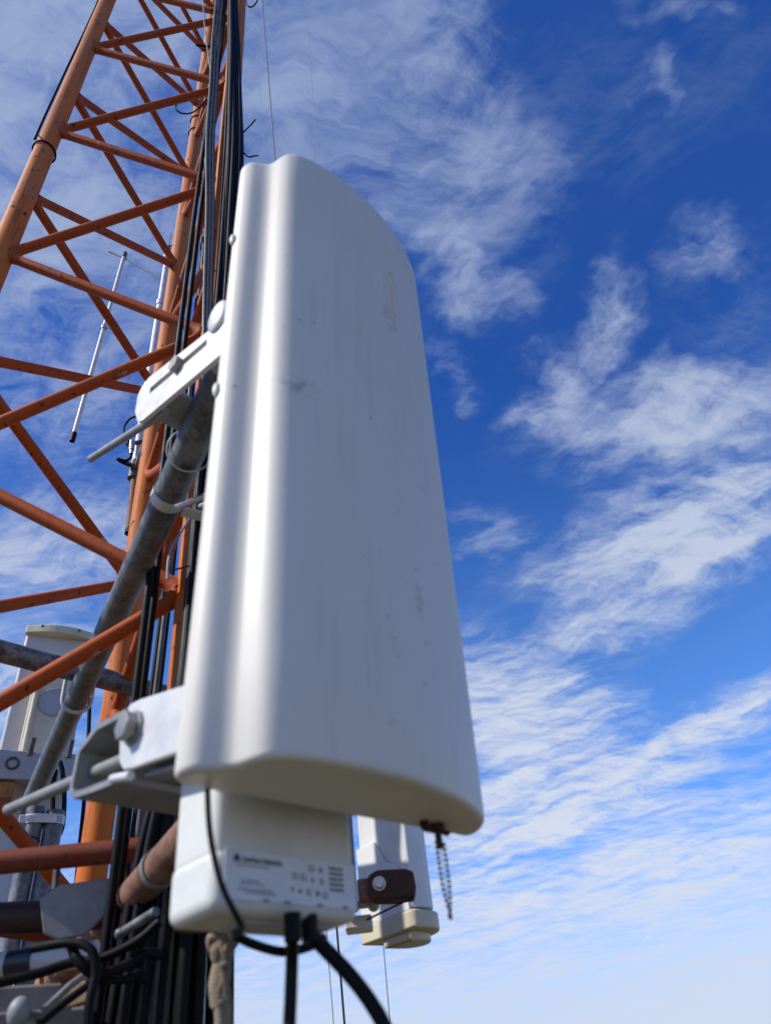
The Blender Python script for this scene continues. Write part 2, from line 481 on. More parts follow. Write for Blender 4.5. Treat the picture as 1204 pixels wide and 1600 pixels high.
def zigzag(A, B, z0, low=None, drop=0.0):        # joints on B at z0 + k*P, on A half a bay higher
    zs = [z0 + k * P for k in range(-6, 9)]
    for zb in zs:
        if zb < SEC or zb > 6.6: continue
        zn = low if (low is not None and zb - P < SEC) else zb
        brace(B, A, zn, zb + P / 2 - drop)
        if zb - P / 2 > SEC - 0.02: brace(B, A, zn, zb - P / 2 - drop)
    z = SEC - 0.42                     # lower section starts below the ring of level struts
    while z - P > GZ:
        brace(B, A, z, z - P / 2); brace(A, B, z - P / 2, z - P); z -= P
    a = V((A.x, A.y, SEC)); c = V((B.x, B.y, SEC)); d = (c - a).normalized()
    MB().tube([a + d * (LR - .003), (a + c) / 2, c - d * (LR - .003)], 0.0150, 14).build('level_strut', 'shaded_strut_paint', tower)
SEC = 0.318
zigzag(LEG[0], LEG[2], 1.456)
zigzag(LEG[0], LEG[1], 1.835, 0.36, 0.05)
zigzag(LEG[1], LEG[2], 1.84)

# ------------------------------------------------------------------ sector antenna in the foreground
yaw = 0.8254
w_ = V((math.cos(yaw), math.sin(yaw), 0)); n_ = V((-math.sin(yaw), math.cos(yaw), 0))
lean = V((0.0379, -0.0451, 0.7809)); HT = lean.length
ax = lean.normalized()
AC = V((-0.0639, 0.6118, 0.195))
FA = frame(AC, w_, n_, ax)                  # x across the back, y behind, z up along the panel
PROF = [(-.1505, 0), (-.1528, .007), (-.1515, .0155), (-.1472, .0225), (-.1402, .0272), (-.1332, .0314), (-.1284, .0366), (-.1258, .0440),
        (-.1232, .0530), (-.1185, .0614), (-.1095, .0678), (-.099, .0718), (-.085, .0752), (-.065, .078), (-.045, .0795), (-.02, .080), (.01, .0780), (.04, .0725),
        (.07, .0645), (.095, .055), (.115, .045), (.132, .0335), (.143, .0215), (.149, .010), (.1505, 0)]
def dense(pr, k=3):
    q = spline([V((x, y, 0)) for x, y in pr], k)
    return [(p.x, p.y) for p in q]
PROF = [(x * 1.024, y * 0.99) for x, y in PROF]
PD = dense(PROF)
def loft(mb, M, prof, back, z0, z1, rr, flip=1, r0=None):
    """closed skin: curved front from prof, flat back; rounded rims"""
    pts = list(prof) + [(prof[-1][0] - (prof[-1][0] - prof[0][0]) * t, -back) for t in (0.02, 0.25, 0.5, 0.75, 0.98)]
    n = len(pts)
    area = sum(pts[i][0] * pts[(i + 1) % n][1] - pts[(i + 1) % n][0] * pts[i][1] for i in range(n))
    sg = 1 if area > 0 else -1
    nrm = []
    for i in range(n):
        a = V((*pts[i - 1], 0)); c = V((*pts[(i + 1) % n], 0)); t = (c - a).normalized()
        nrm.append(V((t.y * sg, -t.x * sg, 0)))
    rings = []
    for (dz, ins) in ((0, 1), (0.08, .62), (0.3, .28), (0.6, .07), (1, 0)): rings.append((z0 + (r0 or rr) * dz, ins * (r0 or rr)))
    for i in range(1, 12): rings.append((z0 + rr + (z1 - z0 - 2 * rr) * i / 12, 0))
    for (dz, ins) in ((1, 0), (0.6, .07), (0.3, .28), (0.08, .62), (0, 1)): rings.append((z1 - rr * dz, ins * rr))
    vs = []; fs = []
    for z, ins in rings:
        for i in range(n):
            vs.append(M @ V((pts[i][0] - nrm[i].x * ins, -(pts[i][1] - nrm[i].y * ins) * flip, z)))
    R = len(rings)
    for j in range(R - 1):
        for i in range(n):
            i2 = (i + 1) % n
            fs.append([j * n + i, j * n + i2, (j + 1) * n + i2, (j + 1) * n + i])
    mb.add(vs, fs, True)
    mb.add(vs[:n], [list(range(n))[::-1]]); mb.add(vs[-n:], [list(range(n))])
def surf(u, z, lift=0.0):                   # a point on the curved front
    for i in range(len(PD) - 1):
        if PD[i][0] <= u <= PD[i + 1][0] and PD[i][1] > 0.03:
            t = (u - PD[i][0]) / max(1e-6, PD[i + 1][0] - PD[i][0])
            y = PD[i][1] + (PD[i + 1][1] - PD[i][1]) * t
            tx, ty = PD[i + 1][0] - PD[i][0], PD[i + 1][1] - PD[i][1]; l = math.hypot(tx, ty)
            return FA @ V((u - ty / l * lift, -(y + tx / l * lift), z))
    return FA @ V((u, -0.05, z))
def to_px(p):
    c = RM.transposed() @ V(p); return CX + F * c.x / -c.z, CY - F * c.y / -c.z
def hit(x, y):                              # panel surface coordinates behind a sight line
    best = None
    for i in range(80):
        u = -0.11 + 0.255 * i / 79
        for j in range(100):
            z = HT * j / 99; q = to_px(surf(u, z)); e = (q[0] - x) ** 2 + (q[1] - y) ** 2
            if best is None or e < best[0]: best = (e, u, z)
    return best[1], best[2]
u1, z1 = hit(466, 606); u2, z2 = hit(655, 940); u3, z3 = hit(610, 500); u4, z4 = hit(617, 1128)
WP['smudge'] = [(surf(u1, z1), 0.034, 0.017, 0.42), (surf(u2, z2), 0.010, 0.026, 0.5), (surf(u3, z3), 0.022, 0.03, 0.35), (surf(u4, z4), 0.006, 0.006, 0.8)]
material('radome', m_radome)

ant = thing('sector_antenna', AC, 'large blurred white curved panel antenna filling the middle of the picture', 'antenna')
m = MB(); loft(m, FA, PD, 0.006, 0, HT, 0.011, r0=0.0055); rad_ = m.build('radome', 'radome', ant)
# faint moulded oval on the radome
ue, ze = hit(612, 470)
m = MB()
pts = []
for i in range(40):
    a = 2 * math.pi * i / 40
    du = 0.014 * math.cos(a); dz = 0.052 * math.sin(a)
    pts.append(surf(ue + du, ze + dz - du * 0.6, 0.0002))
m.tube(pts, 0.0010, 6, closed=True)
for t in (-0.024, -0.012, 0, 0.012, 0.024):
    m.tube([surf(ue - 0.006, ze + t + 0.004, 0.0001), surf(ue + 0.006, ze + t - 0.004, 0.0001)], 0.0009, 6)
m.build('moulded_emblem', 'radome', rad_)
# rusty drain fitting under the panel
c = at_z(682, 1288, 0.195)
m = MB()
m.tube([c + V((0, 0, 0.001)), c + V((0, 0, -0.006))], 0.0065, 12)
m.tube(spline([c + V((0, 0, -.004)), c + w_ * 0.010 + V((0, 0, -0.006)), c + w_ * 0.017 + n_ * .004 + V((0, 0, -.004))], 5), 0.0026, 8)
m.tube(spline([c + V((0, 0, -.004)), c - w_ * 0.012 + V((0, 0, -0.005)), c - w_ * 0.020 - n_ * 0.003 + V((0, 0, -0.002))], 5), [.003, .003, .0028, .0026, .003, .0035, .004, .0042, .0044, .0044, .004], 8)
m.tube([c + V((0, 0, -.002)), c + V((0, 0, -0.020))], 0.0030, 8)
m.build('drain_fitting', 'dark_rust', ant)

def FV(u, v, z): return FR @ V((u, v, z))
FR = frame(AC, w_, n_, V((0, 0, 1)))
# frame whose XY plane is (behind, up) and whose Z runs across the back
FP = frame(AC, n_, V((0, 0, 1)), w_)
def bracket_part(name, mat, poly, w0, w1, bev=0.0012):
    m = MB(); m.prism(poly, FP, w0, w1, bev); return m.build(name, mat, ant)
# ---- lower bracket
for wv in (-0.130, 0.105):
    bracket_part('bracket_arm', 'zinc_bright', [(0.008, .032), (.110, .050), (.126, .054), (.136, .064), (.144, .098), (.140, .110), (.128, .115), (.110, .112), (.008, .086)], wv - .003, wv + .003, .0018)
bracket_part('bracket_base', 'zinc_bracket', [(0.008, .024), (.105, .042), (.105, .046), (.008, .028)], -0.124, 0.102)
c = FV(-0.1335, 0.113, 0.086)
m = MB(); m.tube([c, c - w_ * 0.0025], 0.0150, 20); m.hexnut(c - w_ * 0.0025, -w_, 0.0125, 0.010); m.build('bolt_head', 'zinc_bracket', ant)
def channel(pts, w0, w1, th=0.0056):
    m = MB()
    P2 = [V((x, y, 0)) for x, y in pts]; off = []
    for i, p in enumerate(P2):
        a = (P2[i] - P2[i - 1]).normalized() if i else (P2[1] - P2[0]).normalized()
        d = (P2[i + 1] - P2[i]).normalized() if i < len(P2) - 1 else a
        t = (a + d).normalized(); nn = V((-t.y, t.x, 0)); off.append(p + nn * th / max(0.5, nn.dot(V((-a.y, a.x, 0)))))
    lo = P2 + off[::-1]; n = len(lo)
    M = FP; vs = [M @ V((p.x, p.y, w0)) for p in lo] + [M @ V((p.x, p.y, w1)) for p in lo]
    fs = [[i, (i + 1) % n, n + (i + 1) % n, n + i] for i in range(n)]
    k = len(P2)
    for i in range(k - 1):
        q = [i, i + 1, 2 * k - 2 - i, 2 * k - 1 - i]; fs.append(q[::-1]); fs.append([n + x for x in q])
    return m.add(vs, fs)
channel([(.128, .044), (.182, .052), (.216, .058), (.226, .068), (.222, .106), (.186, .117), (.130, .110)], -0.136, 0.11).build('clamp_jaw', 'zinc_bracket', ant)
for wv in (-0.118, 0.088):
    m = MB(); m.tube([FV(wv, 0.04, 0.060), FV(wv, .437, .1175)], 0.0060, 14)
    m.build('threaded_rod', 'zinc_bracket', ant)
m = MB(); q = FV(-0.118, .229, .0873); m.hexnut(q, n_, 0.0112, 0.009); m.build('nut', 'zinc_bracket', ant)
m = MB(); m.tube([FV(-0.140, .096, .038), FV(-0.140, .128, .046)], 0.0038, 10); m.build('bolt_shank', 'zinc_bright', ant)
# ---- upper bracket with slotted arm
def arm_poly(a0, a1, lo, hi): return [(a0, lo(a0)), (a1, lo(a1)), (a1, hi(a1)), (a0, hi(a0))]
zl = lambda a: 0.489 + 0.272 * a
zu = lambda a: 0.553 + 0.385 * a
zc = lambda a: 0.536 + 0.300 * a
for wv in (-0.130, 0.10):
    m = MB()
    for (a0, a1) in ((-0.030, 0.045), (0.190, 0.200)):
        m.prism(arm_poly(a0, a1, zl, zu), FP, wv - 0.003, wv + 0.003)
    m.prism([(0.20, zl(.20)), (.214, zl(.20) + .010), (.228, .585), (.228, .618), (.218, .629), (.20, zu(.20))], FP, wv - .003, wv + .003)
    m.prism(arm_poly(.045, .19, zl, lambda a: zc(a) - 0.0062), FP, wv - 0.003, wv + 0.003)
    m.prism(arm_poly(.045, .19, lambda a: zc(a) + 0.0062, zu), FP, wv - 0.003, wv + 0.003)
    m.build('slotted_arm', 'zinc_bright', ant)
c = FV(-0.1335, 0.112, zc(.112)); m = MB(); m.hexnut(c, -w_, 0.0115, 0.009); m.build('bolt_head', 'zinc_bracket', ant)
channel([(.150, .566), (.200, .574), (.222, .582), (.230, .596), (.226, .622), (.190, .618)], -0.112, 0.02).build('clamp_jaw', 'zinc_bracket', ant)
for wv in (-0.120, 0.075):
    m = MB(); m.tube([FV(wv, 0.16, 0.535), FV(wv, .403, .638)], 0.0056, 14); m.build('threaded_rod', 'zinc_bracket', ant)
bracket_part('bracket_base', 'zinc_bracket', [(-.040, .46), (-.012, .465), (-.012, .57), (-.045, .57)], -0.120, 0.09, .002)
M3 = Matrix((w_, n_, V((0, 0, 1)))).transposed()
m = MB(); m.ball(FV(-0.135, 0.020, 0.572), (0.006, 0.020, 0.024), 20, 14, M3); m.build('hinge_cap', 'zinc_bright', ant)
# small lug on the back edge of the panel
m = MB(); m.ball(FA @ V((-0.157, -0.006, 0.62)), (0.004, .005, .010), 12, 8, M3); m.build('edge_lug', 'radome', ant)
m = MB(); m.ball(FA @ V((-0.157, -0.006, 0.372)), (0.004, .005, .010), 12, 8, M3); m.build('edge_lug', 'radome', ant)

# bead chain hanging from the drain fitting
c0 = at_z(682, 1288, 0.195) + V((0, 0, -0.016))
m = MB()
for s_ in (-1, 1):
    for i in range(14):
        t = i / 13
        q = c0 + V((s_ * 0.0032 * (1 - t ** 4) + 0.0006, 0.001 * s_, -0.054 * t - 0.001 * s_))
        m.ball(q, (0.00165, .00165, .0018), 8, 6)
m.ball(c0 + V((0.0006, 0, -.0565)), (.0021, .0021, .0025), 8, 6)
m.tube([c0 + V((0.0006, 0, 0.002)), c0 + V((0.0006, 0, -.055))], .0003, 5)
tag(m.build('bead_chain', 'bead_steel'), 'doubled bead chain dangling under the rusty drain of the large panel', 'chain')

# ------------------------------------------------------------------ radio unit under the panel
radio = thing('radio_unit', FR @ V((-0.03, 0.05, -0.08)), 'off-white box radio with printed label hanging below the large panel', 'radio')
def rbox(mb, M, x0, x1, y0, y1, z0, z1, r, seg=4):
    bm = bmesh.new(); bmesh.ops.create_cube(bm, size=1)
    for v in bm.verts: v.co = V(((x0 + x1) / 2 + v.co.x * (x1 - x0), (y0 + y1) / 2 + v.co.y * (y1 - y0), (z0 + z1) / 2 + v.co.z * (z1 - z0)))
    bmesh.ops.bevel(bm, geom=list(bm.edges), offset=r, segments=seg, profile=0.5, affect='EDGES')
    mb.frombm(bm, M, True)
X0, X1, Y0, Y1, ZB, ZS = -0.1060, 0.0290, 0.0205, 0.085, -0.0735, -0.029
m = MB(); rbox(m, FR, X0, X1, Y0, Y1, ZB, ZS - 0.0008, 0.0095); body = m.build('lower_housing', 'radio_plastic', radio)
m = MB(); rbox(m, FR, X0 + .0012, X1 - .0012, Y0 + .0012, Y1 - .0012, ZS - 0.012, 0.16, 0.009); m.build('upper_housing', 'radio_plastic', radio)
LBL = frame(FR @ V((X0 + 0.006, Y0 - 0.0004, ZB + 0.006)), w_, V((0, 0, 1)), -n_)   # x along the label, y up, z out
LW, LH = 0.124, 0.035
m = MB(); m.box(LBL, 0.002, LW, 0.002, LH, 0, 0.0004); lab = m.build('printed_label', 'label_film', radio)
def bar(mb, x, y, w, h):
    x *= .93; w *= .93; y *= .80; h *= .85
    mb.add([LBL @ V((x, y, .0007)), LBL @ V((x + w, y, .0007)), LBL @ V((x + w, y + h, .0007)), LBL @ V((x, y + h, .0007))], [[0, 1, 2, 3]])
def text_mesh(body, size, x, y, name, mat, parent, M=LBL, lift=0.0008, bold=0.0):
    cu = bpy.data.curves.new(name, 'FONT'); cu.body = body; cu.size = size; cu.fill_mode = 'FRONT'; cu.offset = bold
    to = bpy.data.objects.new(name, cu); COL.objects.link(to)
    bpy.context.view_layer.update()
    dg = bpy.context.evaluated_depsgraph_get()
    me = bpy.data.meshes.new_from_object(to.evaluated_get(dg))
    bpy.data.objects.remove(to); bpy.data.curves.remove(cu)
    off = parent_loc(parent)
    for v in me.vertices: v.co = (M @ V((v.co.x + x, v.co.y + y, lift))) - off
    me.materials.clear(); me.materials.append(MAT[mat])
    o = bpy.data.objects.new(name, me); COL.objects.link(o); o.parent = parent
    return o
m = MB(); q = []
for i in range(16): q.append(LBL @ V((0.0115 + .0026 * math.cos(i * math.pi / 8), LH - .0055 + .0026 * math.sin(i * math.pi / 8), .0008)))
m.add(q, [list(range(16))]); m.build('label_emblem', 'label_ink', lab)
text_mesh('Cambium Networks', 0.0042, 0.0162, LH - .0068, 'label_wordmark', 'label_ink', lab, bold=0.0001)
rng = random.Random(3)
m = MB()
for (y, x0, x1) in ((.034, .009, .055), (.0305, .012, .040), (.018, .018, .032), (.0155, .016, .038), (.011, .014, .045), (.0085, .020, .047)):
    x = x0
    while x < x1:
        l = rng.uniform(.0012, .0038); bar(m, x, y, l, .0011); x += l + .0008
m.build('label_small_print', 'label_ink_pale', lab, 'stuff')
m = MB()
for i in range(5): bar(m, .104, .0365 - .0048 * i, .0155, .0024)
m.build('label_barcode', 'label_ink_pale', lab)
m = MB()
ico = [(.083, .033), (.093, .032), (.066, .0245), (.074, .024), (.085, .0225), (.094, .022), (.064, .0135), (.071, .0125), (.080, .0115), (.089, .011), (.096, .0105)]
for (x, y) in ico:
    w2 = rng.uniform(.0028, .0046); h2 = rng.uniform(.0030, .0050)
    if rng.random() < .5:
        bar(m, x, y, w2, .0008); bar(m, x, y + h2, w2, .0008); bar(m, x, y, .0008, h2); bar(m, x + w2, y, .0008, h2)
    else: bar(m, x + w2 * .3, y, w2 * .35, h2); bar(m, x, y + h2 * .4, w2, .0012)
for x in (.037, .057, .090, .117): bar(m, x, .003, .006, .0016)
m.build('label_symbols', 'label_ink', lab)
# connector strip and glands underneath
m = MB(); m.box(FR, -.070, .010, .034, .066, ZB - .003, ZB + .001, .0010); m.build('connector_plate', 'grey_plastic', radio)
for p0 in (at_h(457, 1456, .60), at_h(484, 1458, .625)):
    m = MB(); m.tube([p0 + V((0, 0, .012)), p0 - V((0, 0, .006))], .0062, 16); m.build('cable_gland', 'black_rubber', radio)

def cable(name, pts, r, mat, label, cat='cable', group=None, n=10, seg=10):
    o = MB().tube(spline([V(p) for p in pts], n), r, seg).build(name, mat)
    return tag(o, label, cat, group)
g0 = at_h(457, 1456, .60); g1 = at_h(484, 1458, .625)
def along(z, *pp): return [at_h(x, y, h) for (x, y, h) in pp]
def tail(p, d, n=6): return [V(p) + V(d) * (0.03 * (1.8 ** i)) for i in range(1, n)]
q = at_h(452, 1625, .62)
cable('radio_cable', [g0, at_h(456, 1500, .62), at_h(454, 1560, .62), q] + tail(q, (0.0, .02, -1)), 0.0046, 'black_rubber', 'thick black cable dropping straight down from the box radio')
q = at_h(608, 1622, .63)
cable('radio_cable', [g1, at_h(505, 1480, .63), at_h(545, 1522, .63), at_h(580, 1568, .63), q] + tail(q, (.35, .1, -1)), 0.0055, 'black_rubber', 'thick black cable curving down to the right from the box radio')
cable('loop_cable', along(0, (362, 1459, .66), (395, 1475, .68), (440, 1487, .70), (480, 1480, .69)) + [at_h(505, 1466, .66)], 0.0036, 'black_rubber', 'black cable sagging in a shallow loop just under the box radio')
cable('jumper_cable', [at_h(324, 1232, .548), at_h(327, 1290, .545), at_h(336, 1345, .545), at_h(350, 1392, .546), at_h(370, 1432, .552), at_h(378, 1452, .58), at_h(366, 1460, .63)], 0.0021, 'black_rubber', 'thin black jumper cable draped across the left of the printed label')

# ------------------------------------------------------------------ pole, booms, cross pipe, twin poles
PO = V((-0.213, 0.735, 0))
pole = thing('mount_pole', V((PO.x, PO.y, 0.150)), 'upright steel mounting pole hidden behind the large panel', 'pole')
MB().tube([V((PO.x, PO.y, z)) for z in (0.165, 0.4, 0.6, 0.735)], 0.0215, 24).build('tube', 'galvanised', pole)
m = MB(); m.tube([V((PO.x, PO.y, .150)), V((PO.x, PO.y, .172))], 0.0225, 24); m.build('end_sleeve', 'dark_rust', pole)
bd = V((-0.5404, 0.8414, 0))
B0 = at_z(270, 762, 0.756)
boom = thing('upper_boom', B0, 'grey galvanised boom pipe slanting from the large panel to the lower left', 'pipe')
MB().tube([B0 + bd * t for t in (-0.245, 0.2, 0.6, 1.0, 1.42)], 0.0232, 28).build('tube', 'galvanised', boom)
m = MB(); c = B0 + bd * 0.02; m.band(c, bd, 0.0238, 0.020, 0.0018)
M2 = frame(c, V((bd.y, -bd.x, 0)), bd, V((0, 0, 1)))
m.box(M2, 0.022, 0.085, -0.010, 0.010, -0.026, -0.022)
m.build('strap', 'zinc_bright', boom)
m = MB(); m.ring(B0 + bd * -0.085, bd + V((0.2, 0, 0.5)), 0.031, 0.0012, 26, 6); m.build('wire_loop', 'aluminium', boom)
m = MB(); q = at_h(300, 785, .80); m.tube([q + V((-.022, .0, -.006)), q + V((.03, 0, .012))], 0.0045, 10); m.build('clamp_bolt', 'steel_bolt', boom)

cdv = V((0.6673, 0.7448, 0))
XC0 = at_z(0, 1017, 0.802)
cross = thing('cross_pipe', XC0, 'worn dark galvanised pipe clamped crosswise over the upper boom', 'pipe')
MB().tube([XC0 + cdv * t for t in (-0.35, 0, 0.3, 0.62)], 0.0222, 26).build('tube', 'galvanised_worn', cross)
# U-bolt holding boom and cross pipe
tX = ((XC0 - B0).cross(cdv).z) / (bd.cross(cdv).z)
Xp = B0 + bd * tX
ub = thing('u_bolt', Xp, 'pale steel U-bolt tying the upper boom to the cross pipe', 'u-bolt')
pts = []
side = V((bd.y, -bd.x, 0))
cc = Xp + bd * 0.032
for i in range(17):
    a = math.pi + math.pi * i / 16
    pts.append(cc + side * (math.cos(a) * 0.029) + V((0, 0, math.sin(a) * 0.029)))
pts = [cc - side * 0.029 + V((0, 0, .085))] + pts + [cc + side * 0.029 + V((0, 0, .085))]
MB().tube(pts, 0.0042, 10).build('bent_rod', 'zinc_bright', ub)
m = MB(); M2 = frame(cc + V((0, 0, 0.074)), side, bd, V((0, 0, 1))); m.box(M2, -.042, .042, -.013, .013, 0, .004, .001); m.build('saddle_plate', 'zinc_bracket', ub)
for sg in (-1, 1):
    m = MB(); m.hexnut(cc + side * .029 * sg + V((0, 0, .078)), V((0, 0, 1)), .0075, .006); m.build('nut', 'zinc_bright', ub)

TW = []
for (x, ytop, mat, lb) in ((40, 1262, 'galvanised', 'left one of the two grey uprights strapped together below the boom'), (73, 1268, 'galvanised', 'right one of the two grey uprights, wrapped in black tape')):
    d = at_h(x, 1350, 2.10); zt = at_h(x + 8, ytop, 2.10).z
    t = thing('support_pole', V((d.x, d.y, GZ)), lb, 'pole', 'twin uprights under the boom')
    MB().tube([V((d.x, d.y, z)) for z in (GZ - .05, 0, zt - .1, zt)], 0.0225, 24).build('tube', mat, t)
    TW.append((V((d.x, d.y, zt)), t))
m = MB(); q = TW[1][0]; m.tube([V((q.x, q.y, q.z - .27)), V((q.x, q.y, q.z - .215))], 0.0235, 24); m.build('tape', 'black_tape', TW[1][1])
for i, (q, t) in enumerate(TW):
    m = MB()
    for k in range(3):
        m.ring(V((q.x, q.y, q.z - .075 - .018 * k - .03 * i)), V((.25, .1, 1)), 0.0235, 0.0014, 24, 6)
    m.build('tie_wire', 'black_rubber', t)
q = (TW[0][0] + TW[1][0]) / 2
m = MB(); loop = []
dd = (TW[1][0] - TW[0][0]); dd.z = 0; dd = dd / 2; uu = dd.normalized(); vv = V((-uu.y, uu.x, 0))
for i in range(40):
    a = 2 * math.pi * i / 40; s_ = 1 if math.cos(a) > 0 else -1
    loop.append(V((q.x, q.y, q.z - .028)) + uu * (math.cos(a) * .0245 + s_ * dd.length) + vv * math.sin(a) * .0245)
vs = []; fs = []
for i, p in enumerate(loop):
    h = .011
    vs += [p - V((0, 0, h)), p + V((0, 0, h))]
for i in range(40): fs.append([2 * i, 2 * ((i + 1) % 40), 2 * ((i + 1) % 40) + 1, 2 * i + 1])
m.add(vs, fs, True)
c = loop[20]
m.box(frame(c, -uu, vv, V((0, 0, 1))), -0.004, .010, -.016, .016, -.010, .010, .002)
for i in range(14):
    p = loop[(22 + i) % 40]; m.box(frame(p, uu, vv, V((0, 0, 1))), -.001, .001, -.0025, .0025, -.007, .007)
tag(m.build('hose_clamp', 'aluminium'), 'slotted steel hose clamp binding the twin uprights at their top', 'clamp')

# lower boom, parallel to the upper one
L0 = at_z(225, 1382, 0.252)
lb = thing('lower_boom', L0, 'rusty brown boom pipe slanting behind the box radio, ring clamp on it', 'pipe')
MB().tube([L0 + bd * t for t in (-0.26, 0, 0.3, 0.7, 1.25)], 0.0205, 26).build('tube', 'rusty_pipe', lb)
m = MB(); c = L0 - bd * 0.075; m.band(c, bd, 0.0212, 0.013, 0.0016); m.build('ring_clamp', 'zinc_bracket', lb)
m = MB(); c = at_z(92, 1535, 0.252); c = L0 + bd * ((c - L0).dot(bd)); m.band(c, bd, 0.021, 0.05, 0.004); m.band(c - bd * .045, bd, 0.021, 0.012, .006); m.build('rusty_collar', 'orange_rust', lb)

# dark arm with saddle clamp
D0 = at_z(-30, 1437, 0.255); D1 = at_z(205, 1425, 0.255)
da = thing('dark_arm', D0, 'dark maroon pipe running in from the left edge under the tower braces', 'pipe')
MB().tube([D0 - (D1 - D0) * .4, D0, (D0 + D1) / 2, D1], 0.0195, 24).build('tube', 'maroon_paint', da)
u = (D1 - D0).normalized(); toward = V((u.y, -u.x, 0))
c = D0 + (D1 - D0) * 0.66
sc = thing('saddle_clamp', c, 'grey saddle clamp with upright bolt on the dark maroon pipe', 'clamp')
FS = frame(c, u, toward, V((0, 0, 1)))
m = MB()
m.prism([(-.052, .014), (-.030, .030), (.030, .036), (.046, .030), (.038, -.002), (.010, -.030), (-.020, -.034), (-.040, -.026)], frame(c + toward * .021, u, V((0, 0, 1)), -toward), -.012, 0.0, .0012)
m.build('saddle', 'zinc_bracket', sc)
m = MB(); m.tube([FS @ V((-.036, .010, .015)), FS @ V((-.040, .004, .058))], .0048, 12); m.hexnut(FS @ V((-.036, .010, .020)), V((0, 0, 1)), .010, .009); m.build('bolt', 'grey_cable', sc)
m = MB(); m.tube([at_h(188, 1459, .97), at_h(244, 1424, .92)], .0050, 12); m.ball(at_h(188, 1459, .97), (.0062, .0062, .0062)); m.build('rod', 'galvanised', sc)

# white pipe with taped end
E0 = at_z(-25, 1512, 0.205); E1 = at_z(150, 1489, 0.205)
wp = thing('white_pipe', E0, 'short whitish pipe with black taped end below the saddle clamp', 'pipe')
MB().tube([E0 + (E1 - E0) * t for t in (-.2, .3, .7, 1)], 0.0155, 22).build('tube', 'pale_plastic', wp)
MB().tube([E0 + (E1 - E0) * t for t in (.23, .46)], 0.0170, 22).build('tape', 'black_tape', wp)
# weathered beam, stone post, loose fittings at the lower left
G0 = at_z(-30, 1568, 0.15); G1 = at_z(95, 1560, 0.15); u = (G1 - G0).normalized(); v = V((-u.y, u.x, 0))
m = MB(); m.box(frame(G0, u, v, V((0, 0, 1))), -.3, (G1 - G0).length, -.02, .02, -.013, .013, .003)
tag(m.build('wooden_beam', 'grey_wood'), 'weathered grey wooden beam at the bottom left corner', 'beam')
G2 = at_z(-30, 1598, 0.12); m = MB(); m.box(frame(G2, u, v, V((0, 0, 1))), -.3, .11, .03, .075, -.030, .012, .003)
tag(m.build('wooden_beam', 'grey_wood'), 'lower grey wooden plank under the beam at the bottom left corner', 'beam')
sp = at_h(128, 1600, 1.55)
bm = bmesh.new(); bmesh.ops.create_cube(bm, size=1); bmesh.ops.subdivide_edges(bm, edges=bm.edges, cuts=7, use_grid_fill=True)
top = at_h(128, 1560, 1.55).z
for q in bm.verts:
    q.co = V((q.co.x * 0.085, q.co.y * 0.11, q.co.z))
    q.co += V((math.sin(q.co.z * 40 + q.co.y * 60), math.cos(q.co.z * 33 + q.co.x * 70), 0)) * 0.004
    q.co.z = q.co.z * (top - GZ) + (top + GZ) / 2 + (random.random() - .5) * .01
m = MB(); m.frombm(bm, Matrix.Translation(V((sp.x, sp.y, 0))), False); bm.free()
tag(m.build('stone_post', 'rough_stone'), 'rough brown stone post just showing at the bottom edge', 'post')
kn = at_h(30, 1582, .95)
kb = thing('clamp_knob', kn, 'round pale clamp knob on a thin rod in the bottom left corner', 'knob')
MB().ball(kn, (.011, .011, .014), 16, 12).build('knob', 'zinc_bracket', kb)
MB().tube([kn, at_h(60, 1588, .99), at_h(110, 1540, 1.08), at_h(135, 1522, 1.12)], .0042, 12).build('rod', 'zinc_bracket', kb)

# slack black cables crossing the clutter at the lower left
for pp, r, lb_ in ((((-20, 1540, 1.0), (60, 1521, 1.0), (110, 1505, 1.0), (160, 1497, .99), (215, 1470, .98), (250, 1440, .97)), .0052, 'slack black cable running from the left edge under the whitish pipe'),
                   (((112, 1478, .98), (122, 1500, .97), (150, 1522, .97), (190, 1512, .98), (225, 1490, .99), (250, 1492, 1.0)), .0058, 'kinked black cable looping right of the whitish pipe'),
                   (((50, 1482, .99), (110, 1473, .97), (142, 1484, .96), (150, 1520, .96), (140, 1570, .96), (138, 1640, .96)), .0050, 'black cable hooked over the saddle clamp and dropping out of frame'),
                   (((60, 1600, .96), (110, 1560, .97), (150, 1535, .98), (200, 1530, .99), (218, 1520, 1.0), (226, 1535, 1.0)), .0042, 'thin black cable rising across the stone post')):
    cable('slack_cable', [at_h(*p) for p in pp], r, 'black_rubber', lb_, 'cable', 'slack cables at lower left')
TB = [at_h(85, 1566, 1.15), at_h(150, 1548, 1.12), at_h(222, 1522, 1.08)]
u_ = (TB[2] - TB[0]).normalized(); vv_ = V((-u_.y, u_.x, 0)).normalized()
m = MB(); m.box(frame(TB[0], u_, vv_, u_.cross(vv_)), 0, (TB[2] - TB[0]).length, -.006, .006, -.012, .012, .002)
tag(m.build('tan_batten', 'tan_wood'), 'weathered tan batten slanting up behind the slack black cables', 'batten')

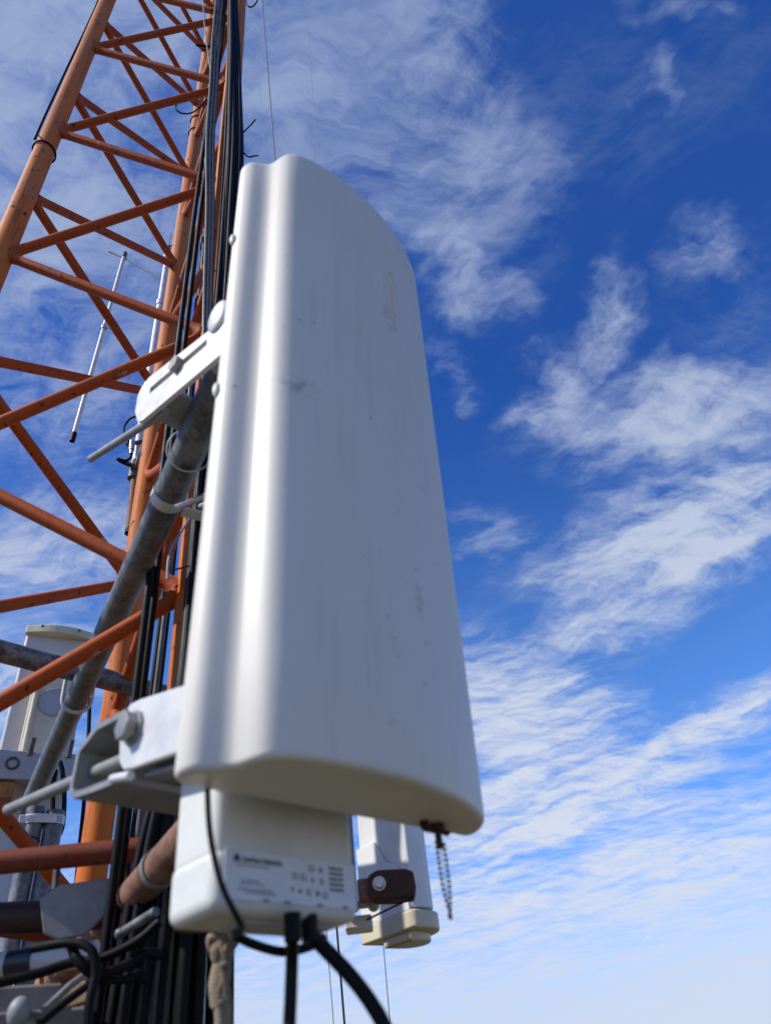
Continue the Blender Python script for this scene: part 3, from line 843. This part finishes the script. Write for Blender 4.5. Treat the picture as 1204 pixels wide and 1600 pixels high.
# ------------------------------------------------------------------ rope
pts = [at_h(352, 1448, .80), at_h(347, 1468, .80), at_h(350, 1490, .80), at_h(344, 1515, .80), at_h(340, 1540, .80), at_h(343, 1570, .80), at_h(347, 1610, .80)]
pts.append(pts[-1] + V((.01, .02, -.6)))
core = spline(pts, 16)
rope = thing('rope', pts[3], 'frayed brown rope with a knot hanging beside the black cable bundle', 'rope')
for s_ in range(3):
    st = []
    for i, p in enumerate(core):
        a = i * 0.55 + s_ * 2 * math.pi / 3
        st.append(p + V((math.cos(a), math.sin(a) * .7, 0.2 * math.sin(a))) * 0.0038)
    MB().tube(st, 0.0048, 8).build('strand', 'rope_fibre', rope)
kq = at_h(348, 1478, .80); m = MB()
kp = []
for i in range(60):
    t = 2 * math.pi * i / 60
    kp.append(kq + V((math.sin(t) + 2 * math.sin(2 * t), -math.sin(3 * t) * .9, math.cos(t) - 2 * math.cos(2 * t))) * 0.0042)
m.tube(kp, 0.0052, 8, closed=True); m.build('knot', 'rope_fibre', rope)

# ------------------------------------------------------------------ cable bundle on the nearest tower leg
def keyed(keys, z):
    for i in range(len(keys) - 1):
        if keys[i][0] <= z <= keys[i + 1][0]:
            t = (z - keys[i][0]) / (keys[i + 1][0] - keys[i][0]); t = t * t * (3 - 2 * t)
            return keys[i][1] + (keys[i + 1][1] - keys[i][1]) * t
    return keys[0][1] if z < keys[0][0] else keys[-1][1]
lo_k = [(0.0, -21.6), (0.28, -20.6), (0.5, -19.0), (1.0, -18.7), (1.6, -18.2), (2.4, -18.5), (3.0, -19.5), (3.9, -20.9), (6, -21.4)]
hi_k = [(0.0, -14.0), (0.28, -14.4), (0.5, -15.0), (1.0, -15.4), (2.4, -16.2), (3.0, -17.6), (3.9, -19.2), (6, -19.8)]
NBUN = 13
ZS_ = [GZ, -1.0, -.5, -.1, .1, .3, .5, .8, 1.1, 1.5, 1.9, 2.3, 2.7, 3.1, 3.6, 4.2, 5, 6, 7.5]
for i in range(NBUN):
    t = i / (NBUN - 1); row = i % 2
    pts = [pol(keyed(lo_k, z) + (keyed(hi_k, z) - keyed(lo_k, z)) * t + 0.10 * math.sin(z * 2.1 + i * 1.9), 1.048 - 0.017 * row - 0.004 * math.sin(z * 1.3 + i), z) for z in ZS_]
    cable('bundle_cable', pts, (0.0062, .0080, .0068, .0055, .0088)[(i * 3) % 5], 'black_rubber', 'black coaxial cable in the thick bundle on the nearest orange leg', 'cable', 'black cables bundled along the nearest leg', 5, 10)
gaz = [[(-1.6, -18.9), (.4, -18.7), (1.0, -18.6), (1.6, -19.8), (2.3, -21.7), (3.2, -22.9), (3.9, -23.4), (6, -23.8)],
       [(-1.6, -18.5), (.4, -18.4), (1.0, -18.3), (1.6, -19.4), (2.3, -21.2), (3.2, -22.3), (3.9, -22.8), (6, -23.2)],
       [(-1.6, -18.0), (.4, -18.1), (1.0, -18.0), (1.6, -19.0), (2.3, -20.7), (3.2, -21.7), (3.9, -22.2), (6, -22.6)]]
for i, kz in enumerate(gaz):
    pts = [pol(keyed(kz, z), 1.035, z) for z in ZS_]
    cable('feeder_cable', pts, 0.0050, 'grey_cable', ['leftmost', 'middle', 'rightmost'][i] + ' of three thin grey feeder cables left of the black bundle', 'cable', 'grey feeder cables', 5, 10)
for i, (a, h, lb_) in enumerate(((-22.05, 1.06, 'left'), (-21.55, 1.075, 'right'))):
    pts = [pol(a - 0.16 * math.sin(z * 1.1 + i * 2) + (0.35 if z > 2.0 else 0) * min(1, z - 2.0), h, z) for z in ZS_]
    cable('drop_cable', pts, 0.0060, 'black_rubber', lb_ + ' strand of the black cable pair crossing the far leg from top to bottom', 'cable', 'black cable pair', 5, 10)
for i, (a, h, r, lb_) in enumerate(((-20.9, 1.42, .0065, 'leftmost slim black'), (-20.6, 1.40, .006, 'thin grey'), (-20.35, 1.43, .0065, 'thickest black'))):
    pts = [pol(keyed([(-1.6, a - .8), (.3, a - .3), (.8, a), (1.5, a + .3), (2.3, -20.6 + .2 * i), (3.3, -22.2 + .2 * i), (6, -23 + .2 * i)], z) + 0.05 * math.sin(z * 1.7 + i), h, z) for z in ZS_]
    cable('inner_cable', pts, r, 'black_rubber' if i != 1 else 'grey_cable', lb_ + ' of three cables inside the tower, seen between far and near legs', 'cable', 'cables inside the tower', 5, 8)
# slim cable along the outer side of the left leg, with its tie
lp = LEG[0]
sd = V((math.cos(rad(-42.5)), -math.sin(rad(-42.5)), 0))
pts = [V((lp.x, lp.y, z)) - sd * (0.0335 + 0.003 * math.sin(z * 3)) for z in (2.44, 2.6, 3.0, 3.6, 4.5, 6, 7.5)]
cable('leg_cable', pts, 0.0042, 'black_rubber', 'slim black cable following the outer edge of the leftmost tower leg')
zz = at_h(66, 236, 1.33).z
m = MB(); m.ring(V((lp.x, lp.y, zz)), V((.05, .1, 1)), .0335, .0030, 28, 6); m.tube([V((lp.x, lp.y, zz)) + V((.012, -.036, .0)), V((lp.x, lp.y, zz)) + V((-.004, -.045, .022))], .002, 6)
tag(m.build('cable_tie', 'black_rubber'), 'black cable tie looped round the leftmost tower leg', 'cable tie')
# ties on the far leg
lp = LEG[1]
for y, lb_ in ((190, 'upper'), (210, 'lower')):
    q = at_h(304, y, 1.66); m = MB(); m.ring(V((lp.x, lp.y, q.z)), V((.1, .05, 1)), .0335, .003, 24, 6)
    tag(m.build('cable_tie', 'black_rubber'), lb_ + ' of two black ties round the far tower leg', 'cable tie', 'ties on the far leg')
# loose wire ends
q = at_h(322, 160, 1.45)
pts = [at_h(x, y, 1.45) for x, y in ((324, 148), (300, 152), (282, 158), (274, 168), (284, 177), (300, 176), (314, 166), (322, 156))]
cable('wire_loop', pts, .0032, 'black_rubber', 'small black wire loop sticking out near the top of the far leg', 'wire')
pts = [at_h(x, y, 1.03) for x, y in ((376, 211), (384, 203), (392, 195), (399, 187))]
cable('wire_tail', pts, .0022, 'black_rubber', 'upper stiff black wire end poking right from the cable bundle', 'wire', 'wire ends')
pts = [at_h(x, y, 1.03) for x, y in ((372, 232), (381, 239), (388, 245), (396, 244), (403, 243))]
cable('wire_tail', pts, .0022, 'black_rubber', 'lower forked black wire end just above the large panel', 'wire', 'wire ends')
pts = [at_h(x, y, 1.02) for x, y in ((384, 0), (386, 8), (392, 11), (399, 6), (404, -6), (402, -30))]
cable('wire_loop', pts, .0030, 'black_rubber', 'black cable loop cut by the top edge right of the nearest leg', 'wire')
pts = [at_h(x, y, 1.40) for x, y in ((334, 73), (318, 72), (306, 70))]
cable('wire_tail', pts, .0055, 'black_rubber', 'short thick black cable end jutting left across the far leg', 'wire')
pts = [at_h(x, y, 1.05) for x, y in ((316, -30), (319, 30), (324, 75), (329, 110), (331, 140))]
cable('thin_wire', pts, .0022, 'wire_pale', 'thin pale wire running down in front of the tower top', 'wire')
pts = [at_h(x, y, .96) for x, y in ((303, 800), (285, 828), (270, 850), (263, 880), (262, 905))]
cable('tie_wire', pts, .0022, 'wire_pale', 'bent grey tie wire hooked at the brace joint beside the panel', 'wire')
pts = [at_h(x, y, .98) for x, y in ((262, 892), (278, 889), (296, 884))]
cable('tie_wire', pts, .0016, 'wire', 'short dark wire reaching from the brace joint to the panel', 'wire')

# ------------------------------------------------------------------ guy wires
for i, (xb, yb, xt, yt, r, mat, lb_) in enumerate(((538, 1600, 392, -220, .0042, 'wire', 'dark guy rope, thickest of three passing behind the large panel'),
                                   (521, 1600, 378, -220, .0018, 'wire_pale', 'thin pale guy wire just left of the dark guy rope'),
                                   (609, 1600, 458, -220, .0020, 'wire_pale', 'thin guy wire farthest right of the three behind the panel'))):
    A = at_h(xb, yb, 3.2); Bp = at_h(xt, yt, 1.9)
    d = (Bp - A).normalized(); A2 = A - d * ((A.z - GZ) / d.z)
    o = MB().tube([A2, A, (A + Bp) / 2, Bp, Bp + d * 4], r, 8).build('guy_wire', mat)
    tag(o, lb_, 'guy wire', 'guy wires behind the panel')

# ------------------------------------------------------------------ folded dipole aerial beyond the tower
HD = 1.98
a0 = at_h(195, 398, 2.12); a1 = at_h(115, 682, 2.12)      # outer rod, a little farther off
dip = thing('dipole_aerial', at_h(213, 725, HD), 'silver two-tube dipole aerial standing beyond the far tower leg', 'aerial')
o = MB().tube([a0, (a0 + a1) / 2, a1], .0085, 14).build('outer_rod', 'aluminium', dip)
MB().tube([a0 + (a1 - a0) * -.012, a0 + (a1 - a0) * .018], .0108, 14).build('end_cap', 'grey_cable', o)
MB().tube([a0 + (a1 - a0) * .985, a0 + (a1 - a0) * 1.02], .0096, 14).build('end_cap', 'black_rubber', o)
qm = a0 + (a1 - a0) * .465; dv_ = (a1 - a0).normalized()
m = MB(); m.band(qm, dv_, .0088, .022, .003); m.tube([qm, qm + V((.036, 0, -.012))], .004, 8); m.build('rod_clamp', 'steel_bolt', o)
b0 = at_h(263, 394, HD); b1 = at_h(213, 722, HD)
o2 = MB().tube([b0, b0 + (b1 - b0) * .3, b0 + (b1 - b0) * .32, b1], [.0125, .0125, .0145, .0145], 14).build('inner_tube', 'aluminium', dip)
for t in (.03, .30):
    m = MB(); m.band(b0 + (b1 - b0) * t, b1 - b0, .0128, .03, .004); m.build('tube_clamp', 'aluminium', o2)
m = MB(); m.tube([b0, at_h(264, 384, HD)], [.012, .006], 12); m.tube([at_h(264, 384, HD), at_h(267, 366, HD)], .0022, 8); m.tube([at_h(258, 385, HD), at_h(270, 384, HD)], .0035, 8); m.build('tip', 'grey_cable', o2)
MB().tube([at_h(170, 393, 2.16), at_h(195, 404, 2.12), at_h(262, 441, HD)], .0036, 10).build('cross_rod', 'wire', dip)
m = MB(); m.tube([at_h(213, 722, HD), at_h(208, 748, HD)], .019, 14); m.tube([at_h(196, 695, HD - .02), at_h(222, 690, HD - .02)], .008, 10); m.tube([at_h(197, 724, HD - .02), at_h(222, 733, HD - .02)], .008, 10); m.build('feed_clamp', 'grey_cable', dip)
m = MB(); m.tube([at_h(207, 690, HD - .03), at_h(206, 703, HD - .03)], .010, 12); m.tube([at_h(206, 703, HD - .03), at_h(205, 709, HD - .03)], .007, 12); m.build('connector', 'steel_bolt', dip)
MB().tube(spline([at_h(x, y, HD - .03) for x, y in ((205, 709), (203, 716), (196, 720), (184, 717), (190, 722), (204, 728))], 8), .0050, 10).build('feed_lead', 'black_rubber', dip)
MB().tube(spline([at_h(x, y, HD - .03) for x, y in ((206, 692), (196, 684), (194, 668), (203, 655), (214, 650))], 8), .0040, 10).build('upper_lead', 'black_rubber', dip)
MB().tube([at_h(212, 735, HD), V((LEG[1].x, LEG[1].y, at_h(212, 735, HD).z)) + V((-.01, .025, 0))], .011, 12).build('mount_arm', 'galvanised_worn', dip)
b2 = at_h(212, 745, HD); b3 = at_h(203, 832, HD)
MB().tube([b2, b3], .0150, 14).build('support_tube', 'rusty_pipe', dip)
MB().tube([b3 + (b3 - b2) * -.05, b3 + (b3 - b2) * .02], .0160, 14).build('end_cap', 'black_rubber', dip)

# ------------------------------------------------------------------ second panel antenna, low behind the large one
HS = 1.42
k0 = at_h(571, 1478, HS); zb = k0.z           # far lower corner of the flat sunlit face
k1 = at_z(655, 1448, zb)                      # near lower corner
XS = (k0 - k1).normalized(); WS = (k0 - k1).length
YS = V((-XS.y, XS.x, 0))                      # the flat face looks this way, to the sun
sa = thing('small_panel_antenna', k1, 'white and cream panel antenna with brace shadows, low behind the bead chain', 'antenna')
FS2 = frame(k1, XS, YS, V((0, 0, 1)))
def dprof(x0, x1, dep, n=14):
    return [(x0 + (x1 - x0) * (0.5 - 0.5 * math.cos(math.pi * i / n)), dep * math.sin(math.pi * i / n) ** 0.6) for i in range(n + 1)]
m = MB(); loft(m, FS2, dprof(.006, WS - .006, .07), 0.004, .030, .80, .004); m.build('radome', 'white_plastic', sa)
m = MB(); loft(m, FS2, dprof(0, WS, .076), 0.010, .0, .026, .003); cap = m.build('end_cap', 'cream_plastic', sa)
m = MB(); loft(m, FS2, dprof(.020, WS - .050, .06), 0.002, -.014, .001, .004); m.build('cap_boss', 'cream_plastic', cap)
m = MB(); poly = [(.010, .026), (WS - .004, .026), (WS - .004, .150), (.085, .150), (.060, .112), (.034, .100), (.020, .085), (.012, .062)]
m.prism(poly, frame(k1 + YS * .0045, XS, V((0, 0, 1)), -YS), -.004, 0.0, .0012)
m.build('lower_shield', 'white_plastic', sa)
vr = V((0.998, 0.06, 0)).normalized(); vf = V((-vr.y, vr.x, 0))
HB_ = 1.15
c = at_h(612, 1380, HB_)
FB = frame(c, vr, V((0, 0, 1)), -vf)
pl = [(-.036, -.010), (-.028, -.018), (.0, -.021), (.030, -.020), (.034, -.008), (.032, .013), (.020, .018), (-.02, .020), (-.033, .014)]
m = MB(); m.prism(pl, FB, -.035, 0, .003); brk = m.build('rusty_bracket', 'dark_rust', sa)
q = FB @ V((-.018, .001, .0)); m = MB(); m.tube([q, q - vf * .003], .0095, 18); m.hexnut(q - vf * .003, -vf, .0072, .006); m.build('bolt', 'steel_bolt', brk)
m = MB(); m.box(FB, -.050, -.030, -.014, .014, -.040, -.012, .003); m.build('clamp_strap', 'rusty_pipe', sa)
q = at_h(583, 1411, 1.22); m = MB(); m.tube([q + V((-.05, .0, 0)), q], .006, 12); m.ball(q, (.010, .010, .012), 14, 10); m.build('lower_bolt', 'steel_bolt', sa)
m = MB(); m.box(frame(q, vr, vf, V((0, 0, 1))), -.045, -.004, 0.008, .05, -.030, -.012, .003); m.build('lower_block', 'white_plastic', sa)
MB().tube([at_h(573, 1437, 1.20), at_h(610, 1419, 1.16), at_h(646, 1402, 1.12)], .0014, 6).build('tie_cord', 'black_rubber', sa)

q = at_h(535, 1380, 1.20); z0_ = at_h(535, 1425, 1.20).z
MB().tube([V((q.x, q.y, z0_)), V((q.x, q.y, z0_ + .55))], .021, 20).build('mount_pole', 'galvanised', sa)
MB().tube([V((LEG[2].x + .03, LEG[2].y + .03, .52)), V((q.x, q.y, .52))], .018, 18).build('mount_arm', 'galvanised', sa)

# ------------------------------------------------------------------ background panel antenna at the left
HB = 2.75
aB = -28.3
fB = V((math.sin(rad(aB)), math.cos(rad(aB)), 0)); rB = V((fB.y, -fB.x, 0))
tl = at_h(40, 997, HB); tr = at_h(143, 1004, HB)
zt = at_h(90, 994, HB).z; WB = (tr - tl).dot(rB)
o_ = V((tl.x, tl.y, 0)); HBt = 1.08
ba = thing('background_panel_antenna', V((tl.x, tl.y, zt - HBt)), 'pale panel antenna with cream housing behind the crossing pipes at left', 'antenna')
o_ = V((tl.x, tl.y, zt - HBt)); FBk = frame(o_, rB, fB, V((0, 0, 1)))
m = MB(); rbox(m, FBk, 0, WB, 0, .06, 0, HBt, .010, 3); m.build('radome', 'pale_plastic', ba)
m = MB(); arc = [(WB * t, -0.030 * math.sin(math.pi * t)) for t in [i / 12 for i in range(13)]]
m.prism([(-.004, .064)] + [(x * 1.0 + (0 if 0 < x < WB else (-.004 if x <= 0 else .004)), y - .012) for x, y in arc] + [(WB + .004, .064)], FBk, HBt - .008, HBt + .024, .003)
capb = m.build('top_cap', 'cream_plastic', ba)
for x in (.22, .78):
    m = MB(); m.tube([FBk @ V((WB * x, -.04, HBt + .010)), FBk @ V((WB * x, -.045, HBt + .010))], .005, 10); m.build('screw', 'grey_cable', capb)
# rounded cream housing on its face
hx0, hx1 = WB * .26, WB * .86
pts = []
for i in range(13):
    a = math.pi * i / 12; pts.append(((hx0 + hx1) / 2 - math.cos(a) * (hx1 - hx0) / 2, HBt - .165 + math.sin(a) ** .8 * .05))
pts = [(hx0 + .0, HBt - .58)] + pts + [(hx1, HBt - .58)]
m = MB(); m.prism(pts, frame(o_ - fB * .001, rB, V((0, 0, 1)), -fB), 0, .055, .010); hs_ = m.build('housing', 'cream_plastic', ba)
dc = FBk @ V(((hx0 + hx1) / 2 + .012, -.057, HBt - .300)); m = MB(); m.tube([dc, dc - fB * .004], .048, 30); m.ring(dc - fB * .002, fB, .050, .003, 30, 6); m.build('round_cover', 'grey_plastic', hs_)
m = MB(); q = FBk @ V((hx0 + .018, -.060, 0)); m.tube([V((q.x, q.y, o_.z + HBt - .57)), V((q.x, q.y, o_.z + HBt - .24))], .010, 10); m.build('side_rib', 'cream_plastic', hs_)
zk = at_h(60, 1215, HB).z - o_.z
m = MB(); m.box(FBk, -.03, WB + .01, -.11, -.060, zk - .05, zk + .045, .004); m.build('bracket_plate', 'grey_plastic', ba)
m = MB(); m.box(FBk, -.030, .075, -.10, -.02, zk - .105, zk - .055, .004); m.build('rusty_block', 'orange_rust', ba)
m = MB(); m.box(FBk, -.045, -.018, -.15, -.05, zk - .12, zk + .095, .006); m.build('side_plate', 'white_plastic', ba)
for x in (.10, .22):
    q = FBk @ V((x, -.112, zk + .03)); m = MB(); m.tube([q + V((-.0, 0, 0)), q + V((.008, -.01, .055))], .009, 10); m.build('u_bolt_leg', 'grey_cable', ba)
q = FBk @ V((.055, -.114, zk + .0)); m = MB(); m.ring(q, fB, .018, .004, 18, 6); m.build('bolt_eye', 'grey_cable', ba)
q = FBk @ V((WB * .5, .085, 0)); MB().tube([V((q.x, q.y, GZ - .05)), V((q.x, q.y, o_.z + HBt * .8))], .024, 20).build('mount_pole', 'galvanised', ba)
pts = [at_h(x, y, HB - .20) for x, y in ((106, 1130), (98, 1160), (90, 1180), (97, 1200), (101, 1240), (98, 1290), (90, 1306), (84, 1295), (83, 1255), (84, 1225), (87, 1205), (80, 1212), (70, 1225))]
cable('hanging_loop', pts, .0072, 'black_rubber', 'long narrow black cable loop hanging in front of the pale panel at left')
pts = [at_h(x, y, HB - .1) for x, y in ((142, 1050), (138, 1160), (131, 1260), (124, 1330), (116, 1420), (104, 1560))]
cable('side_cable', pts, .0066, 'black_rubber', 'black cable running down beside the far leg at the pale panel edge')
